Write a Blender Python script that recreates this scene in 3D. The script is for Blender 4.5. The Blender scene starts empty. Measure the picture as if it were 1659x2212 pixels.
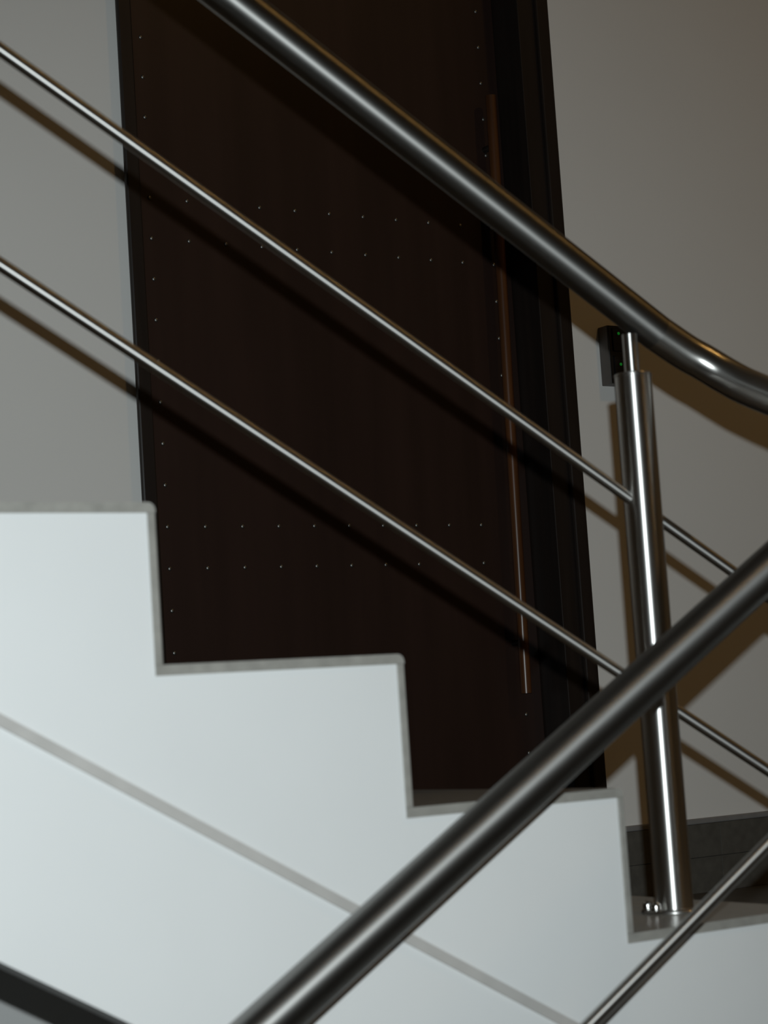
import bpy, bmesh, math
from mathutils import Vector, Matrix

# ------------------------------------------------------------------ camera
EZ = 0.4329            # lens height above the landing floor (landing = z 0)
FPX, IMW, IMH = 4380.0, 1659, 2212
YAW, PITCH, ROLL = 0.56722, 0.10036, -0.06579
scn = bpy.context.scene
C = scn.collection
fwd0 = Vector((math.sin(YAW), math.cos(YAW), 0)); right0 = Vector((math.cos(YAW), -math.sin(YAW), 0)); up0 = Vector((0, 0, 1))
fwd = math.cos(PITCH) * fwd0 + math.sin(PITCH) * up0
upp = -math.sin(PITCH) * fwd0 + math.cos(PITCH) * up0
cr = math.cos(ROLL) * right0 + math.sin(ROLL) * upp
cu = -math.sin(ROLL) * right0 + math.cos(ROLL) * upp
cam_d = bpy.data.cameras.new('camera'); cam = bpy.data.objects.new('camera', cam_d); C.objects.link(cam)
cam.matrix_world = Matrix(((cr.x, cu.x, -fwd.x, 0), (cr.y, cu.y, -fwd.y, 0), (cr.z, cu.z, -fwd.z, EZ), (0, 0, 0, 1)))
cam_d.sensor_fit = 'VERTICAL'; cam_d.sensor_height = 23.6; cam_d.sensor_width = 17.7
cam_d.lens = FPX / IMH * 23.6
cam_d.clip_start = 0.02
cam_d.dof.use_dof = True; cam_d.dof.focus_distance = 4.2; cam_d.dof.aperture_fstop = 5.0
scn.camera = cam

# ------------------------------------------------------------------ world, lights, exposure
w = bpy.data.worlds.new('world'); scn.world = w; w.use_nodes = True
w.node_tree.nodes['Background'].inputs[0].default_value = (0.02, 0.016, 0.010, 1)
w.node_tree.nodes['Background'].inputs[1].default_value = 0.3
scn.view_settings.view_transform = 'Standard'; scn.view_settings.look = 'None'
scn.view_settings.exposure = 0.0; scn.view_settings.gamma = 1.0; scn.view_settings.use_curve_mapping = False
# the camera's own flash, just above and a little right of the lens
fl_d = bpy.data.lights.new('camera_flash', 'SPOT'); fl_d.energy = 165; fl_d.color = (0.905, 1.0, 1.025); fl_d.shadow_soft_size = 0.009
fl_d.spot_size = math.radians(72); fl_d.spot_blend = 1.0
fl = bpy.data.objects.new('camera_flash', fl_d); C.objects.link(fl)
fl.location = Vector((0, 0, EZ)) + cr * 0.018 + cu * 0.089
fl_dir = (fwd + cr * -0.07 + cu * -0.08).normalized()      # the flash head points a little low
fl.rotation_euler = fl_dir.to_track_quat('-Z', 'Y').to_euler()
LAMPS = [(3.6, 0.35, 3.7)]       # warm ceiling light positions (x, y, height above lens)
LAMP_E = 50.0

# ------------------------------------------------------------------ materials
def mat(name, col, rough=0.6, metal=0.0, spec=0.5, noise=None, bump=None):
    m = bpy.data.materials.new(name); m.use_nodes = True
    nt = m.node_tree; b = nt.nodes['Principled BSDF']
    b.inputs['Base Color'].default_value = (*col, 1); b.inputs['Roughness'].default_value = rough
    b.inputs['Metallic'].default_value = metal; b.inputs['Specular IOR Level'].default_value = spec
    tc = nt.nodes.new('ShaderNodeTexCoord')
    if noise:                       # (scale xyz, amount, detail)
        sc, amt, det = noise
        mp = nt.nodes.new('ShaderNodeMapping'); mp.inputs['Scale'].default_value = sc
        nz = nt.nodes.new('ShaderNodeTexNoise'); nz.inputs['Scale'].default_value = 1; nz.inputs['Detail'].default_value = det
        rp = nt.nodes.new('ShaderNodeValToRGB')
        rp.color_ramp.elements[0].position = 0.3; rp.color_ramp.elements[1].position = 0.7
        rp.color_ramp.elements[0].color = (*[c * (1 - amt) for c in col], 1)
        rp.color_ramp.elements[1].color = (*[min(1, c * (1 + amt)) for c in col], 1)
        nt.links.new(tc.outputs['Object'], mp.inputs['Vector']); nt.links.new(mp.outputs[0], nz.inputs['Vector'])
        nt.links.new(nz.outputs['Fac'], rp.inputs['Fac']); nt.links.new(rp.outputs[0], b.inputs['Base Color'])
    if bump:                        # (scale, strength)
        n2 = nt.nodes.new('ShaderNodeTexNoise'); n2.inputs['Scale'].default_value = bump[0]; n2.inputs['Detail'].default_value = 3
        bp = nt.nodes.new('ShaderNodeBump'); bp.inputs['Strength'].default_value = bump[1]; bp.inputs['Distance'].default_value = 0.001
        nt.links.new(tc.outputs['Object'], n2.inputs['Vector']); nt.links.new(n2.outputs['Fac'], bp.inputs['Height'])
        nt.links.new(bp.outputs[0], b.inputs['Normal'])
    return m

def steel(name, col, rough, aniso):
    m = bpy.data.materials.new(name); m.use_nodes = True
    nt = m.node_tree; b = nt.nodes['Principled BSDF']
    b.inputs['Base Color'].default_value = (*col, 1); b.inputs['Metallic'].default_value = 1
    b.inputs['Roughness'].default_value = rough; b.inputs['Anisotropic'].default_value = aniso
    tg = nt.nodes.new('ShaderNodeTangent'); tg.direction_type = 'UV_MAP'; tg.uv_map = 'tube'
    nt.links.new(tg.outputs[0], b.inputs['Tangent'])
    # fine brushing: tiny roughness variation along the tube
    uv = nt.nodes.new('ShaderNodeUVMap'); uv.uv_map = 'tube'
    nz = nt.nodes.new('ShaderNodeTexNoise'); nz.noise_dimensions = '2D'; nz.inputs['Scale'].default_value = 30; nz.inputs['Detail'].default_value = 4
    mr = nt.nodes.new('ShaderNodeMapRange'); mr.inputs['To Min'].default_value = rough * 0.93; mr.inputs['To Max'].default_value = rough * 1.07
    nt.links.new(uv.outputs[0], nz.inputs['Vector']); nt.links.new(nz.outputs['Fac'], mr.inputs['Value']); nt.links.new(mr.outputs[0], b.inputs['Roughness'])
    return m

def emis(name, col, e):
    m = bpy.data.materials.new(name); m.use_nodes = True
    b = m.node_tree.nodes['Principled BSDF']
    b.inputs['Base Color'].default_value = (*col, 1); b.inputs['Emission Color'].default_value = (*col, 1); b.inputs['Emission Strength'].default_value = e
    return m

M = dict(
    wall=mat('wall_paint', (0.88, 0.87, 0.84), 0.75, spec=0.2, noise=((1.5, 1.5, 1.5), 0.02, 3), bump=(60, 0.1)),
    wallgrey=mat('under_stair_paint', (0.60, 0.60, 0.59), 0.75, spec=0.2, noise=((1.5, 1.5, 1.5), 0.02, 3)),
    white=mat('stair_white_paint', (0.715, 0.72, 0.715), 0.6, spec=0.3, noise=((4, 4, 4), 0.02, 4), bump=(40, 0.08)),
    band=mat('stair_grey_trim_paint', (0.455, 0.437, 0.415), 0.6, spec=0.3, noise=((30, 5, 30), 0.05, 2)),
    granite=mat('grey_granite', (0.285, 0.275, 0.25), 0.33, spec=0.5, noise=((60, 60, 60), 0.12, 6)),
    skirt=mat('dark_granite', (0.105, 0.10, 0.088), 0.4, spec=0.4, noise=((50, 50, 50), 0.15, 6)),
    skirtcap=mat('skirting_cap_grey', (0.24, 0.235, 0.23), 0.45, noise=((40, 40, 40), 0.08, 4)),
    floor=mat('floor_granite', (0.10, 0.097, 0.088), 0.5, spec=0.5, noise=((50, 50, 50), 0.15, 6)),
    wood=mat('dark_brown_door_wood', (0.030, 0.0155, 0.0115), 0.42, spec=0.35, noise=((25, 25, 1.2), 0.15, 5)),
    frame=mat('dark_brown_frame_wood', (0.018, 0.0125, 0.010), 0.45, spec=0.35, noise=((40, 40, 2), 0.25, 5)),
    handle=mat('varnished_brown_wood', (0.085, 0.032, 0.011), 0.3, spec=0.5, noise=((60, 60, 3), 0.3, 5)),
    stud=mat('dull_nickel_stud', (0.27, 0.265, 0.25), 0.45, metal=1.0),
    nut=mat('polished_steel_nut', (0.65, 0.64, 0.62), 0.2, metal=1.0),
    boxside=mat('brown_grey_plastic', (0.10, 0.088, 0.080), 0.5, noise=((20, 20, 20), 0.05, 2)),
    boxface=mat('black_gloss_plastic', (0.010, 0.010, 0.010), 0.25, noise=((20, 20, 20), 0.05, 2)),
    led=emis('green_led', (0.01, 0.30, 0.03), 0.25),
    steel=steel('brushed_stainless_steel', (0.52, 0.51, 0.49), 0.43, 0.88),
    rail=steel('satin_brushed_stainless_steel', (0.265, 0.26, 0.25), 0.457, 0.775),
    steelpost=steel('polished_stainless_steel', (0.62, 0.61, 0.59), 0.38, 0.90),
    steelbend=steel('satin_stainless_steel', (0.50, 0.49, 0.47), 0.32, 0.6),
    lamp=emis('warm_lamp_diffuser', (1.0, 0.56, 0.17), LAMP_E),
    lampring=mat('white_lamp_ring', (0.7, 0.7, 0.68), 0.5, noise=((9, 9, 9), 0.03, 2)),
)

# ------------------------------------------------------------------ helpers
def link(name, me, m, parent=None):
    o = bpy.data.objects.new(name, me); C.objects.link(o)
    if m is not None and not me.materials: me.materials.append(m)
    if parent: o.parent = parent
    return o

def from_bm(name, bm, m, parent=None, smooth=False):
    bmesh.ops.recalc_face_normals(bm, faces=bm.faces[:])
    me = bpy.data.meshes.new(name); bm.to_mesh(me); bm.free()
    if smooth:
        for p in me.polygons: p.use_smooth = True
    return link(name, me, m, parent)

def add_box(bm, x0, x1, y0, y1, z0, z1):
    v = [bm.verts.new((x, y, z)) for x in (x0, x1) for y in (y0, y1) for z in (z0, z1)]
    for f in ((0, 1, 3, 2), (4, 6, 7, 5), (0, 4, 5, 1), (2, 3, 7, 6), (0, 2, 6, 4), (1, 5, 7, 3)):
        bm.faces.new([v[i] for i in f])

def box(name, x0, x1, y0, y1, z0, z1, m, parent=None, bevel=0.0, seg=2):
    bm = bmesh.new(); add_box(bm, x0, x1, y0, y1, z0, z1)
    if bevel: bmesh.ops.bevel(bm, geom=bm.edges[:], offset=bevel, segments=seg, profile=0.5, affect='EDGES')
    return from_bm(name, bm, m, parent)

def prism(name, poly, y0, y1, m, parent=None):
    """poly: (x, z) outline, extruded from y0 to y1"""
    bm = bmesh.new()
    a = [bm.verts.new((x, y0, z)) for x, z in poly]; b = [bm.verts.new((x, y1, z)) for x, z in poly]
    bm.faces.new(a); bm.faces.new(b[::-1])
    n = len(poly)
    for i in range(n): bm.faces.new((a[i], b[i], b[(i + 1) % n], a[(i + 1) % n]))
    bmesh.ops.triangulate(bm, faces=[f for f in bm.faces if len(f.verts) > 4])
    return from_bm(name, bm, m, parent)

def tube(name, pts, r, m, parent=None, seg=48):
    """round pipe along a polyline; uv 'tube': u along the pipe, v around"""
    pts = [Vector(p) for p in pts]; n = len(pts)
    tans = []
    for i in range(n):
        t = (pts[min(i + 1, n - 1)] - pts[max(i - 1, 0)]).normalized(); tans.append(t)
    ref = Vector((0, 0, 1)) if abs(tans[0].z) < 0.9 else Vector((1, 0, 0))
    nrm = (ref - tans[0] * ref.dot(tans[0])).normalized()
    verts, lens, L = [], [], 0.0
    for i in range(n):
        if i:
            L += (pts[i] - pts[i - 1]).length
            nrm = (nrm - tans[i] * nrm.dot(tans[i])).normalized()
        lens.append(L)
        bn = tans[i].cross(nrm)
        for j in range(seg):
            a = 2 * math.pi * j / seg
            verts.append(pts[i] + (nrm * math.cos(a) + bn * math.sin(a)) * r)
    faces, uvs = [], []
    for i in range(n - 1):
        for j in range(seg):
            k = (j + 1) % seg
            faces.append((i * seg + j, i * seg + k, (i + 1) * seg + k, (i + 1) * seg + j))
            uvs += [(lens[i], j / seg), (lens[i], (j + 1) / seg), (lens[i + 1], (j + 1) / seg), (lens[i + 1], j / seg)]
    nq = len(faces)
    for base, order in ((0, -1), ((n - 1) * seg, 1)):
        nv = len(verts); verts += [v.copy() for v in verts[base:base + seg]]     # own rim, so the pipe's normals stay straight
        ring = [nv + j for j in range(seg)][::order]
        faces.append(tuple(ring))
        uvs += [(0.02 * math.cos(2 * math.pi * q / seg), 0.02 * math.sin(2 * math.pi * q / seg)) for q in range(seg)]
    me = bpy.data.meshes.new(name); me.from_pydata([tuple(v) for v in verts], [], faces)
    uvl = me.uv_layers.new(name='tube')
    for i, uv in enumerate(uvs): uvl.data[i].uv = uv
    for i, p in enumerate(me.polygons): p.use_smooth = i < nq
    return link(name, me, m, parent)

def smooth_path(pts, sub=6):
    """Catmull-Rom through points"""
    P = [Vector(p) for p in pts]; P = [2 * P[0] - P[1]] + P + [2 * P[-1] - P[-2]]
    out = []
    for i in range(1, len(P) - 2):
        for s in range(sub):
            t = s / sub
            out.append(0.5 * ((2 * P[i]) + (P[i + 1] - P[i - 1]) * t + (2 * P[i - 1] - 5 * P[i] + 4 * P[i + 1] - P[i + 2]) * t * t
                              + (3 * P[i] - P[i - 1] - 3 * P[i + 1] + P[i + 2]) * t ** 3))
    out.append(P[-2]); return out

def lathe(name, prof, loc, m, parent=None, seg=32, smooth=True):
    """prof: (r, z) pairs from bottom to top, with tube uvs"""
    verts, faces, uvs = [], [], []
    for r, z in prof:
        for j in range(seg):
            a = 2 * math.pi * j / seg; verts.append((r * math.cos(a), r * math.sin(a), z))
    for i in range(len(prof) - 1):
        for j in range(seg):
            k = (j + 1) % seg
            faces.append((i * seg + j, i * seg + k, (i + 1) * seg + k, (i + 1) * seg + j))
            uvs += [(i * .01, j / seg), (i * .01, (j + 1) / seg), ((i + 1) * .01, (j + 1) / seg), ((i + 1) * .01, j / seg)]
    nq = len(faces)
    for base, order in ((0, -1), ((len(prof) - 1) * seg, 1)):
        nv = len(verts); verts += verts[base:base + seg]; ring = [nv + j for j in range(seg)][::order]
        faces.append(tuple(ring)); uvs += [(0.02 * math.cos(2 * math.pi * q / seg), 0.02 * math.sin(2 * math.pi * q / seg)) for q in range(seg)]
    me = bpy.data.meshes.new(name); me.from_pydata(verts, [], faces)
    uvl = me.uv_layers.new(name='tube')
    for i, uv in enumerate(uvs): uvl.data[i].uv = uv
    for i, p in enumerate(me.polygons): p.use_smooth = smooth and i < nq
    o = link(name, me, m, parent); o.location = loc
    return o

def empty(name, loc=(0, 0, 0)):
    o = bpy.data.objects.new(name, None); C.objects.link(o); o.location = loc; return o

def thing(o, label, cat, group=None):
    o['label'] = label; o['category'] = cat
    if group: o['group'] = group
    return o

def struct(o, label=None):
    o['kind'] = 'structure'
    if label: o['label'] = label
    return o

def H(h): return h + EZ           # height relative to the lens -> world z

# ------------------------------------------------------------------ room shell
DW = 3.50                          # wall with the door
XL, XR, YF, ZB, ZT = -5.0, 6.5, -6.0, -3.2, H(3.75)
DO0, DO1, DOT = 1.690, 2.727, 2.24  # door opening
bm = bmesh.new()
for b in ((XL, DO0, DW, DW + .2, ZB, ZT), (DO1, XR, DW, DW + .2, ZB, ZT), (DO0, DO1, DW, DW + .2, DOT, ZT), (DO0, DO1, DW, DW + .2, ZB, -0.12)):
    add_box(bm, *b)
struct(from_bm('wall_back', bm, M['wall']), 'pale grey painted wall behind the stairs')
struct(box('wall_left', XL - .15, XL, YF, DW + .2, ZB, ZT, M['wall']))
struct(box('wall_right', XR, XR + .15, YF, DW + .2, ZB, ZT, M['wall']))
struct(box('wall_front', XL - .15, XR + .15, YF - .15, YF, ZB, ZT, M['wall']))
struct(box('ceiling', XL - .15, XR + .15, YF - .15, DW + .2, ZT, ZT + .15, M['wall']))
struct(box('wall_recess', DO0 - .2, DO1 + .2, DW + .2, DW + .25, ZB, ZT, M['wall']))

DS = 1.8645                        # open side of the far flight
DF = 3.10                          # far side of that flight
RUN, RISE = 0.2900, 0.16656
X0, Z0 = 0.9112, H(0.2334)         # nosing of the topmost step in view
TT, RT = 0.0110, 0.0088            # slab thicknesses of tread and riser
def nx(k): return X0 + k * RUN
def nz(k): return Z0 - k * RISE
KB = 3                             # last tread before the landing
bm = bmesh.new()
add_box(bm, nx(KB), XR, DS, DF, -.12, 0); add_box(bm, 1.62, XR, DF, DW, -.12, 0); add_box(bm, 2.10, XR, YF, DS, -.12, 0)
add_box(bm, DO0, DO1, DW, DW + .2, -.12, 0)
struct(from_bm('floor', bm, M['floor']), 'dark polished granite landing floor')
struct(box('floor_lower', XL, XR, YF, DW, ZB - .12, ZB, M['floor']))

# skirting along the wall right of the door
sk = struct(empty('baseboard_back', (2.9, DW, 0)), 'dark granite skirting along the wall by the landing')
def under(o, p):
    o.parent = p; o.matrix_parent_inverse = Matrix.Translation(-p.location); return o
xs = [2.745, 3.052, 3.66, XR]
for a, b in zip(xs[:-1], xs[1:]):
    under(box('skirting_tile', a + .0003, b - .0003, DW - .014, DW, 0.0, 0.0772, M['skirt'], bevel=.001), sk)
    under(box('skirting_tile', a + .0003, b - .0003, DW - .0155, DW, 0.0778, 0.1500, M['skirt'], bevel=.001), sk)
under(box('skirting_cap', 2.745, XR, DW - .0155, DW, 0.1502, 0.1625, M['skirtcap'], bevel=.003), sk)

# ------------------------------------------------------------------ door
door = struct(empty('door_1', (2.2, DW, 0)), 'tall dark brown studded wooden door behind the stairs')
def dpart(o): return under(o, door)
DL = 3.58                          # face of the leaf
dpart(box('door_leaf', 1.709, 2.6575, DL, DL + .045, 0.006, 2.20, M['wood'], bevel=.002))
for x0, x1 in ((1.690, 1.7075), (2.659, 2.727)):
    dpart(box('jamb', x0, x1, DW - .012, DW + .16, 0, DOT, M['frame'], bevel=.002))
dpart(box('head_jamb', 1.7075, 2.659, DW - .012, DW + .16, 2.203, DOT, M['frame'], bevel=.002))
dpart(box('architrave', 1.6755, 1.7065, DW - .024, DW - .0121, 0, 2.27, M['frame'], bevel=.004))
dpart(box('architrave', 2.703, 2.7375, DW - .024, DW - .0121, 0, 2.27, M['frame'], bevel=.004))
dpart(box('architrave', 1.7065, 2.703, DW - .024, DW - .0121, 2.225, 2.27, M['frame'], bevel=.004))
# long vertical pull bar
hb = tube('pull_handle', [(2.5905, DL - .035, H(.030)), (2.5905, DL - .035, H(.034)), (2.611, DL - .035, H(1.350)), (2.611, DL - .035, H(1.354))], .0118, M['handle'], seg=24)
hb['label'] = 'long varnished brown pull bar'; dpart(hb)
for hz in (.14, 1.24):
    t = (hz - .03) / 1.324
    under(tube('handle_mount', [(2.5905 + .0205 * t, DL + .001, H(hz)), (2.5905 + .0205 * t, DL - .030, H(hz))], .007, M['frame'], seg=16), hb)
# studs
sm = None
def stud(x, z):
    global sm
    if sm is None:
        bm = bmesh.new(); bmesh.ops.create_uvsphere(bm, u_segments=8, v_segments=5, radius=.0048)
        bmesh.ops.scale(bm, vec=(1, .55, 1), verts=bm.verts[:])
        sm = bpy.data.meshes.new('stud'); bm.to_mesh(sm); bm.free(); sm.materials.append(M['stud'])
        for p in sm.polygons: p.use_smooth = True
    o = link('stud', sm, None); o.location = (x, DL, z); dpart(o)
SX0, SP, SZ0, SPZ = 1.7742, 0.0838, H(0.399), 0.0829
for n in range(-9, 17):
    z = SZ0 + SPZ * n
    for c in range(11):
        if c in (0, 10) or n in (-9, -1, 0, 7, 8, 16): stud(SX0 + SP * c, z)

# ------------------------------------------------------------------ far flight of stairs
st = thing(empty('staircase', (nx(0), DS, 0)), 'white-sided stairs with grey granite treads descending past the dark door', 'staircase')
def spart(o): return under(o, st)
K0 = -6
SL = RISE / RUN
def band(x): return H(-.092) - SL * (x - .93)
def bottom(x): return H(-.2466) - SL * (x - .79)
def stepped(inset):
    pts = [(nx(K0 - 1) - RT, nz(K0) - inset)]
    for k in range(K0, KB + 1):
        pts += [(nx(k) - RT, nz(k) - TT), (nx(k) - RT, nz(k + 1) - TT)]
    pts[-1] = (nx(KB) - RT, 0.0)
    return pts
xa, xe = nx(K0 - 1) - RT, nx(KB) - RT
top = stepped(TT)
xc = xe
SY0, SY1 = DS + .0025, DS + .06
# upper side panel: steps down to the grey strip
poly = top[:-1] + [(xe, band(xe)), (xa, band(xa))]
spart(prism('side_panel', poly, SY0, SY1, M['white']))
spart(prism('stringer', [(xa, band(xa)), (xe, band(xe)), (xe, bottom(xe)), (xa, bottom(xa))], SY0, SY1, M['white']))
spart(prism('stair_slab', top[:-1] + [(xe, -.121), (xe, bottom(xe) + .16), (xa, bottom(xa) + .16)], SY1, DF, M['white']))
spart(prism('grey_strip', [(xa, band(xa) + .0066), (xe, band(xe) + .0066), (xe, band(xe) - .0066), (xa, band(xa) - .0066)], DS - .0015, SY0, M['band']))
bm_t = None
for k in range(K0, KB + 1):
    xn, zt, rr = nx(k), nz(k), .0085                      # granite slab with a rounded nosing
    arc = [(xn - rr + rr * math.sin(t), zt - rr + rr * math.cos(t)) for t in [math.pi / 2 * q / 6 for q in range(7)]]
    spart(prism('tread', [(nx(k - 1) - RT, zt - TT), (nx(k - 1) - RT, zt)] + arc + [(xn, zt - TT)], DS, DF, M['granite']))
    spart(box('riser', nx(k) - RT, nx(k) - .0004, DS, DF, nz(k + 1) + (.0 if k < KB else .0), nz(k) - TT, M['granite'], bevel=.0008, seg=1))

# wall closing the space under the flight
xu = 1.60
struct(prism('wall_under_stairs', [(xa, bottom(xa) + .159), (xu, bottom(xu) + .159), (xu, ZB), (xa, ZB)], 2.90, 3.02, M['wallgrey']))

# ------------------------------------------------------------------ far railing
def HPt(x, y, h): return (x, y, H(h))
PR = 0.02415
DR = 2.0
rl = thing(empty('stair_railing', (1.6665, DR, nz(KB))), 'brushed steel railing with post and two thin bars on the far stairs', 'railing')
def rpart(o): return under(o, rl)
def hr(x): return .7821 - .6075 * (x - 1.2043)
def hr_pt(x): return HPt(x, DR, hr(x))
XW = 1.712
rpart(tube('handrail', [hr_pt(-.62), hr_pt(.2), hr_pt(.8), hr_pt(1.2), hr_pt(XW)], PR, M['rail']))
bend = smooth_path([hr_pt(XW), HPt(1.7530, 1.9945, .4488), HPt(1.7760, 1.9855, .4339), HPt(1.7925, 1.9700, .4168), HPt(1.8010, 1.9465, .3995),
                    HPt(1.8045, 1.9250, .3875), HPt(1.8050, 1.9000, .3755), HPt(1.8035, 1.8500, .3530), HPt(1.8010, 1.8010, .3290)], 8)
rpart(tube('handrail_bend', bend, PR, M['steelbend']))
def b1(x): return .681 - .5915 * (x - .927)
def b2(x): return .5056 - .5895 * (x - .8102)
BR = .0075
def post(x, base_z, top_h, rail_h, part, y, name='post', topr=.0100):
    """pipe post with flat cap, thin pin up to the handrail, floor flange with dome screws"""
    p = part(tube(name, [(x, y, base_z + .004), (x, y, base_z + .3 * (H(top_h) - base_z)), (x, y, H(top_h))], PR, M['steelpost']))
    cap = lathe('post_cap', [(PR - .0002, 0), (PR + .0006, .0005), (PR + .0006, .003), (PR - .002, .0045), (.0112, .0048)], (x, y, H(top_h)), M['steelpost']); under(cap, p)
    if rail_h > top_h: under(tube('pin', [(x, y, H(top_h) + .002), (x, y, H(rail_h) - .006)], topr, M['steelpost'], seg=32), p)
    fl_ = lathe('base_flange', [(.0405, 0), (.0415, .0008), (.0415, .0030), (.0385, .0046), (PR, .0050)], (x, y, base_z), M['steelbend']); part(fl_)
    for ang in (140, 187, 20, 75):
        a = math.radians(ang)
        s = lathe('cap_nut', [(.0062, 0), (.0062, .0055), (.0058, .0078), (.0046, .0098), (.0027, .0110), (.0006, .0114)],
                  (x + .0330 * math.cos(a), y + .0330 * math.sin(a), base_z + .0040), M['nut'], seg=16); under(s, fl_)
    return p
post(1.6665, nz(KB), .413, hr(1.6665) - PR * 1.1, rpart, DR)
post(1.6665 - 5 * RUN, nz(KB - 5), hr(1.6665 - 5 * RUN) - .09, hr(1.6665 - 5 * RUN) - PR * 1.1, rpart, DR)
post(1.985, 0.0, .10, .10, rpart, DR)
for f_ in (b1, b2):
    rpart(tube('bar', [HPt(-.62, DR, f_(-.62)), HPt(.4, DR, f_(.4)), HPt(1.2, DR, f_(1.2)), HPt(1.985, DR, f_(1.985))], BR, M['steel'], seg=28))

# ------------------------------------------------------------------ near flight and its railing
DN = 1.70
nf = thing(empty('lower_staircase', (2.1, 1.2, -RISE)), 'lower flight of white stairs with granite treads rising to the landing', 'staircase')
def npart(o): return under(o, nf)
NJ = 9
prof = []
for j in range(1, NJ + 1):
    prof += [(2.10 - RUN * (j - 1), -RISE * j - TT), (2.10 - RUN * j, -RISE * j - TT)]
prof += [(2.10 - RUN * NJ, -RISE * (NJ + 1)), (2.10 - RUN * NJ + .2, -RISE * (NJ + 1)), (2.10, -RISE - .35)]
npart(prism('stair_slab', prof, .60, DS - .03, M['white']))
for j in range(1, NJ + 1):
    npart(box('tread', 2.10 - RUN * j, 2.10 - RUN * (j - 1), .60, DS - .03, -RISE * j - TT, -RISE * j, M['granite'], bevel=.004))
nr = thing(empty('lower_stair_railing', (1.672, DN, -RISE * 2)), 'brushed steel railing crossing in front, rising toward the right edge', 'railing')
def nrp(o): return under(o, nr)
def nh(x): return -.2774 + .6155 * (x - .9184)
def nb(x): return -.3277 + .6086 * (x - 1.2929)
def nb2(x): return nb(x) - .245
nrp(tube('handrail', [HPt(-.25, DN, nh(-.25)), HPt(.5, DN, nh(.5)), HPt(1.2, DN, nh(1.2)), HPt(1.70, DN, nh(1.70))], PR, M['rail']))
nbend = smooth_path([HPt(1.70, DN, nh(1.70)), HPt(1.745, 1.703, .2295), HPt(1.779, 1.722, .2565), HPt(1.796, 1.757, .2880), HPt(1.801, 1.7975, .3250)], 8)
nrp(tube('handrail_bend', nbend, PR, M['steelbend']))
for f_ in (nb, nb2):
    nrp(tube('bar', [HPt(-.25, DN, f_(-.25)), HPt(.5, DN, f_(.5)), HPt(1.2, DN, f_(1.2)), HPt(1.672, DN, f_(1.672))], BR, M['steel'], seg=28))
post(1.672, -RISE * 2, nh(1.672) - .09, nh(1.672) - PR * 1.1, nrp, DN)
post(.505, -RISE * 6, nh(.505) - .09, nh(.505) - PR * 1.1, nrp, DN)

# ------------------------------------------------------------------ wall switch beside the door
sw = thing(empty('wall_switch', (2.863, DW, H(.766))), 'small dark wall switch box with two green lights beside the door', 'switch')
def wp(o): return under(o, sw)
SX, SXe, SF = 2.826, 2.901, 3.4645
wp(box('housing', SX, SXe, SF + .002, DW, H(.699), H(.831), M['boxside'], bevel=.002))
wp(box('face_plate', SX + .001, SXe - .001, SF - .001, SF + .002, H(.700), H(.830), M['boxface'], bevel=.001))
for z0, z1, lz in ((.772, .824, .812), (.706, .762, .7425)):
    b = box('button', SX + .010, SXe - .010, SF - .004, SF - .001, H(z0), H(z1), M['boxface'], bevel=.001); wp(b)
    l = lathe('indicator_light', [(.0034, 0), (.0034, .0008), (.0024, .0018), (.0005, .0022)], (0, 0, 0), M['led'], seg=12)
    l.rotation_euler = (math.radians(90), 0, 0); l.location = (2.8525, SF - .004, H(lz)); under(l, b)

# ------------------------------------------------------------------ warm ceiling lamp
for i, (lx, ly, lh) in enumerate(LAMPS):
    cl = thing(empty('ceiling_light', (lx, ly, ZT)), 'round warm ceiling light above the stairs', 'light')
    ring = lathe('ring', [(.150, -.05), (.165, -.045), (.165, -.002), (.150, 0)], (lx, ly, ZT), M['lampring'], seg=40); under(ring, cl)
    dif = lathe('diffuser', [(.02, -.075), (.09, -.068), (.135, -.055), (.1495, -.0502)], (lx, ly, ZT), M['lamp'], seg=40); under(dif, cl)
